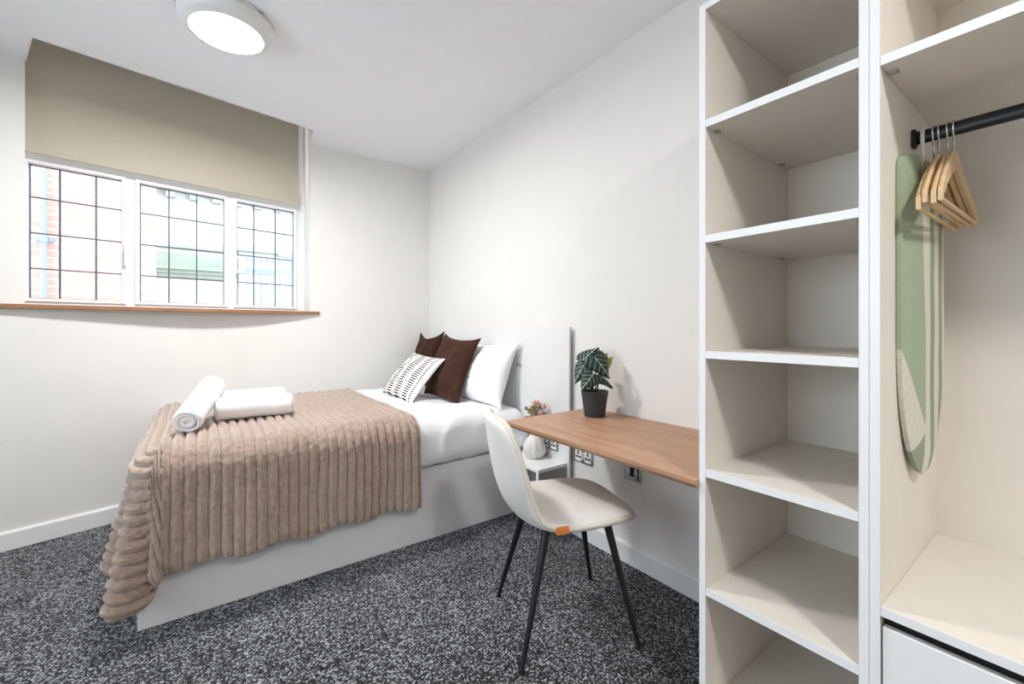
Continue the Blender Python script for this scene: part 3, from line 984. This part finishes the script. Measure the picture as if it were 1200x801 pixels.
# ------------------------------------------------------------------ wardrobe units
WX0, WX1 = 1.170, 1.722
WT = 2.093
TH = .018
def panel(name, x0, x1, y0, y1, z0, z1, parent, edge=True):
    """melamine board with a white front edging"""
    o = obj(name, nbox(x0+(.002 if edge else 0), x1, y0, y1, z0, z1), M['melamine'], parent)
    if edge:
        obj('edging', nbox(x0, x0+.002, y0, y1, z0, z1), M['melamine_edge'], o)
    return o
YA, YM, YR = .678, .2895, -.60
u1 = thing('shelf_unit', 'tall narrow white open shelf unit with empty shelves beside the desk', 'shelf unit', ((WX0+WX1)/2, (YA+YM)/2, 0))
panel('side_panel', WX0, WX1, YA-TH, YA, 0, WT, u1)
panel('side_panel', WX0, WX1, YM+.0004, YM+TH, 0, WT, u1)
panel('top_panel', WX0+.0004, WX1, YM+TH+.0003, YA-TH-.0003, WT-TH, WT, u1)
obj('back_panel', nbox(WX1, XW-.004, YM+.001, YA-.001, 0, WT), M['melamine'], u1)
obj('plinth', nbox(WX0+.01, WX0+.028, YM+TH, YA-TH, 0, .07), M['melamine'], u1)
for zt in (1.760, 1.431, 1.101, .763, .426, .088):
    sh = panel('shelf', WX0+.0006, WX1-.0005, YM+TH+.0005, YA-TH-.0005, zt-.021, zt, u1)
    if zt > .2:
        for yy, sg in ((YA-TH, -1), (YM+TH, 1)):
            for xx in (WX0+.05, WX1-.07):
                obj('shelf_pin', nbox(xx-.010, xx+.010, min(yy, yy+sg*.016), max(yy, yy+sg*.016), zt-.0245, zt-.0205, .001), M['chrome'], sh)
u2 = thing('wardrobe_unit', 'wide white open wardrobe unit with hanging rail and drawer', 'wardrobe', ((WX0+WX1)/2, (YM+YR)/2, 0))
panel('side_panel', WX0, WX1, YM-TH, YM-.0004, 0, WT, u2)
panel('side_panel', WX0, WX1, YR, YR+TH, 0, WT, u2)
panel('top_panel', WX0+.0004, WX1, YR+TH+.0003, YM-TH-.0003, WT-TH, WT, u2)
obj('back_panel', nbox(WX1, XW-.004, YR+.001, YM-.001, 0, WT), M['melamine'], u2)
sh = panel('shelf', WX0+.0006, WX1-.0005, YR+TH+.0005, YM-TH-.0005, 1.724, 1.744, u2)
for xx in (WX0+.05, WX1-.07):
    obj('shelf_pin', nbox(xx-.010, xx+.010, YM-TH-.020, YM-TH, 1.7205, 1.7245, .001), M['chrome'], sh)
panel('shelf', WX0+.0006, WX1-.0005, YR+TH+.0005, YM-TH-.0005, .556, .575, u2)
dr = obj('drawer', nbox(WX0+.006, WX0+.024, YR+TH+.003, YM-TH-.003, .09, .532, .0015), M['melamine_edge'], u2)
obj('drawer_box', nbox(WX0+.026, WX1-.03, YR+TH+.02, YM-TH-.02, .12, .50), M['dark'], dr)
obj('drawer_gap_shade', nbox(WX0+.03, WX0+.034, YR+TH+.001, YM-TH-.001, .50, .5555), M['dark'], u2)  # black sheet painting the shade in the gap above the drawer front
obj('plinth', nbox(WX0+.01, WX0+.028, YR+TH, YM-TH, 0, .07), M['melamine'], u2)
# oval rail
RX, RZ = 1.441, 1.637
bm = bmesh.new()
ring = lambda y: [bm.verts.new((RX+.0095*math.cos(2*PI*k/20), y, RZ+.0165*math.sin(2*PI*k/20))) for k in range(20)]
r0, r1 = ring(YM-TH-.001), ring(YR+TH+.001)
for k in range(20): bm.faces.new((r0[k], r0[(k+1) % 20], r1[(k+1) % 20], r1[k]))
bm.faces.new(r0[::-1]); bm.faces.new(r1)
rail = obj('hanging_rail', bm, M['black_metal'], u2, 60)
for y0, y1 in ((YM-TH-.009, YM-TH), (YR+TH, YR+TH+.009)):
    obj('rail_socket', nbox(RX-.014, RX+.014, y0, y1, RZ-.023, RZ+.021, .004), M['black_plastic'], rail, 40)

# coat hangers
def hanger(y, dx, drop, yaw, label):
    t = thing('coat_hanger', label, 'hanger', (RX, y, 1.44), 'wooden coat hangers on the rail')
    c, s = math.cos(yaw), math.sin(yaw)
    def P(a, b, z): return (RX+dx*.0 + a*c - b*s, y + a*s + b*c, z)
    top = RZ+.0165
    # hook over the rail
    hk = []
    for k in range(13):
        a = PI + .25 - k*(PI+.9)/12 if False else (-.55 + k*(PI+.55)/12)
        hk.append(P(.0145*math.cos(a), 0, RZ+.0046+.0145*math.sin(a)*.95))
    hk += [P(-.013, 0, RZ-.005), P(-.006, 0, RZ-.024), P(0, 0, RZ-.036), P(0, 0, RZ-.085-drop)]
    obj('hook', tube(bmesh.new(), hk, .0021, 8), M['chrome'], t, 180)
    zc = RZ-.075-drop
    # curved wooden body
    bm = bmesh.new()
    rows_ = []
    for k in range(-14, 15):
        q = k/14; a = q*.192
        zz = zc - .115*abs(q)**1.15 + .018*(1-min(1, abs(q)/.15))*0
        bow = -.010*(q*q)
        hh = .0125 + .009*(1-abs(q))
        ww = .0042
        rows_.append([bm.verts.new(P(a, b+bow, zz+z)) for b, z in ((-ww, -hh), (ww, -hh), (ww, hh), (0, hh+.004), (-ww, hh))])
    for a, b in zip(rows_, rows_[1:]):
        for i in range(5): bm.faces.new((a[i], a[(i+1) % 5], b[(i+1) % 5], b[i]))
    bm.faces.new(rows_[0][::-1]); bm.faces.new(rows_[-1])
    bmesh.ops.recalc_face_normals(bm, faces=bm.faces[:])
    obj('shoulder', bm, M['hanger'], t, 35)
    zb = zc-.115-.009
    obj('trouser_bar', tube(bmesh.new(), [P(-.183, -.009, zb), P(.183, -.009, zb)], .0044, 10), M['hanger'], t, 60)
hanger(.2325, 0, .012, -.015, 'pale wooden coat hanger next to the ironing board, under the others')
hanger(.2225, 0, .0, -.015, 'pale wooden coat hanger second along the rail from the ironing board')
hanger(.2080, 0, .004, -.02, 'pale wooden coat hanger third along the rail from the ironing board')
hanger(.1975, 0, .0, -.02, 'pale wooden coat hanger furthest along the rail from the ironing board')

# table-top ironing board, hung by its hook
def ironing_board():
    t = thing('ironing_board', 'narrow ironing board with green leaf-print cover hung on the wardrobe rail', 'ironing board', (RX, .25, .81))
    z0, z1 = .808, 1.585
    w = .152
    a0, a1 = Vector((1.291, .2640)), Vector((1.591, .2405))
    cx = (a0+a1)/2; d = (a1-a0).normalized(); nrm = Vector((d.y, -d.x))   # towards the room end
    def hw(z):
        q = (z-z0)/(z1-z0)
        if q < .45:
            return w*max(1e-4, 1-(1-q/.45)**2.4)**.60
        if q > .94:
            return w*math.sqrt(max(0.0001, 1-((q-.94)/.06)**2))*.65 + w*.35*(1-((q-.94)/.06)**4)
        return w
    nz = 60; nu = 12
    bm = bmesh.new(); uvl = bm.loops.layers.uv.new('UVMap')
    Gf, Gb = [], []
    for i in range(nz+1):
        q = i/nz
        q = q + .0
        z = z0+(z1-z0)*q
        h = hw(z) + .0002
        f, b = [], []
        for k in range(nu+1):
            u = -1+2*k/nu
            pad = .006*(1-abs(u)**5) * min(1, q*14, (1-q)*14)
            pf = cx + d*(u*h) + nrm*(pad+.003 + .0012*fbm(Vector((u*2, z*9, 3)), 2)); pb = cx + d*(u*h) - nrm*.006
            f.append(bm.verts.new((pf.x, pf.y, z))); b.append(bm.verts.new((pb.x, pb.y, z)))
        Gf.append(f); Gb.append(b)
    def uvset(face, idx):
        for lp, (i, k) in zip(face.loops, idx):
            z = z0+(z1-z0)*i/nz
            lp[uvl].uv = (.5 + .5*(-1+2*k/nu)*hw(z)/w, i/nz)
    for i in range(nz):
        for k in range(nu):
            idx = ((i, k), (i, k+1), (i+1, k+1), (i+1, k))
            uvset(bm.faces.new([Gf[a][b] for a, b in idx]), idx)
            uvset(bm.faces.new([Gb[a][b] for a, b in idx[::-1]]), idx[::-1])
        for k in (0, nu):
            fc = bm.faces.new((Gf[i][k], Gf[i+1][k], Gb[i+1][k], Gb[i][k])); uvset(fc, ((i, k), (i+1, k), (i+1, k), (i, k)))
    for i in (0, nz):
        for k in range(nu):
            fc = bm.faces.new((Gf[i][k], Gf[i][k+1], Gb[i][k+1], Gb[i][k])); uvset(fc, ((i, k), (i, k+1), (i, k+1), (i, k)))
    bmesh.ops.recalc_face_normals(bm, faces=bm.faces[:])
    obj('padded_cover', bm, M['board'], t, 60)
    hk = []
    yb = .2500
    for k in range(13):
        a = -.35 + k*(PI+.35)/12
        hk.append((RX+.016*math.cos(a), yb, RZ+.0032+.017*math.sin(a)))
    hk += [(RX-.015, yb, RZ-.02), (RX-.010, yb, RZ-.06), (RX-.006, yb, 1.56)]
    obj('hook', tube(bmesh.new(), hk, .0042, 10), M['white_plastic'], t, 180)
ironing_board()

# ------------------------------------------------------------------ outside the window
struct('ground_outside', nbox(-14, 16, 4.1, 26, -.6, -.5), M['pavement'])
bb = thing('brick_building', 'red brick building wall across the yard outside the window', 'building', (-3.2, 6.6, -.5))
obj('wall', nbox(-6.0, -.43, 6.5, 7.4, -.5, 6.5), M['brick'], bb)
dp = thing('drainpipe', 'blue grey drainpipe running down the brick wall outside', 'drainpipe', (-1.27, 6.44, -.5))
obj('pipe', tube(bmesh.new(), [(-1.27, 6.44, -.5), (-1.27, 6.44, 6.4)], .022, 14), M['bluepaint'], dp, 40)
for z in (.9, 2.05, 3.4, 4.8):
    obj('pipe_collar', tube(bmesh.new(), [(-1.27, 6.44, z), (-1.27, 6.44, z+.07)], .030, 14), M['bluepaint'], dp, 40)
    obj('bracket', nbox(-1.33, -1.21, 6.46, 6.50, z+.01, z+.06), M['bluepaint'], dp)
sb = thing('stone_building', 'pale stone building with ledges beyond the yard', 'building', (2.6, 12.5, -.5))
obj('wall', nbox(-1.6, 9.5, 12.2, 14.5, -.5, 8.0), M['stone'], sb)
for z, p in ((2.95, .10), (4.25, .22), (4.38, .30), (5.6, .18)):
    obj('ledge', nbox(-1.6, 9.5, 12.2-p, 12.2, z, z+.10), M['mossstone'], sb)
dent = None
for k in range(24):
    x = -1.3 + k*.42
    if dent is None:
        dent = obj('dentil', nbox(x-.08, x+.08, 12.06, 12.2, 4.05, 4.24), M['mossstone'], sb)
    else:
        dent2 = share(dent, (.42*k, 0, 0), sb)
for k in range(5):
    x = -.5 + k*1.9
    wn = obj('window', nbox(x-.45, x+.45, 12.17, 12.2, 4.75, 5.55), M['bluepaint'], sb)
gw = thing('garden_wall', 'low pale stone wall with mossy stepped coping outside', 'wall', (.7, 9.2, -.5))
obj('wall', nbox(-.58, 1.05, 9.0, 9.5, -.5, 2.0), M['stone'], gw)
for k, (p, z) in enumerate(((.04, 2.0), (.08, 2.06), (.13, 2.12), (.02, 2.18))):
    obj('coping', nbox(-.58-p, 1.05+p, 9.0-p, 9.5+p, z, z+.058+(.16 if k == 3 else 0)), M['mossstone'], gw)
obj('pier', nbox(.60, 1.16, 8.9, 9.5, -.5, 2.50), M['stone'], gw)
obj('pier_cap', nbox(.52, 1.24, 8.82, 9.58, 2.50, 2.66, .02), M['mossstone'], gw)
ir = thing('iron_railing', 'blue grey iron railing with upright bars outside the window', 'railing', (1.7, 8, -.5))
obj('rail', nbox(.62, 2.9, 7.985, 8.015, 2.07, 2.11), M['bluepaint'], ir)
obj('rail', nbox(.62, 2.9, 7.985, 8.015, .2, .24), M['bluepaint'], ir)
b0 = f0 = None
for k in range(26):
    dx = k*.09
    if b0 is None:
        b0 = obj('bar', tube(bmesh.new(), [(.66, 8, -.5), (.66, 8, 2.22)], .009, 8), M['bluepaint'], ir, 40)
        f0 = obj('finial', lathe(bmesh.new(), [(.004, 2.21), (.018, 2.24), (.012, 2.28), (.002, 2.33)], .66, 8, 8), M['bluepaint'], ir, 60)
    else:
        share(b0, (dx, 0, 0), ir); share(f0, (dx, 0, 0), ir)
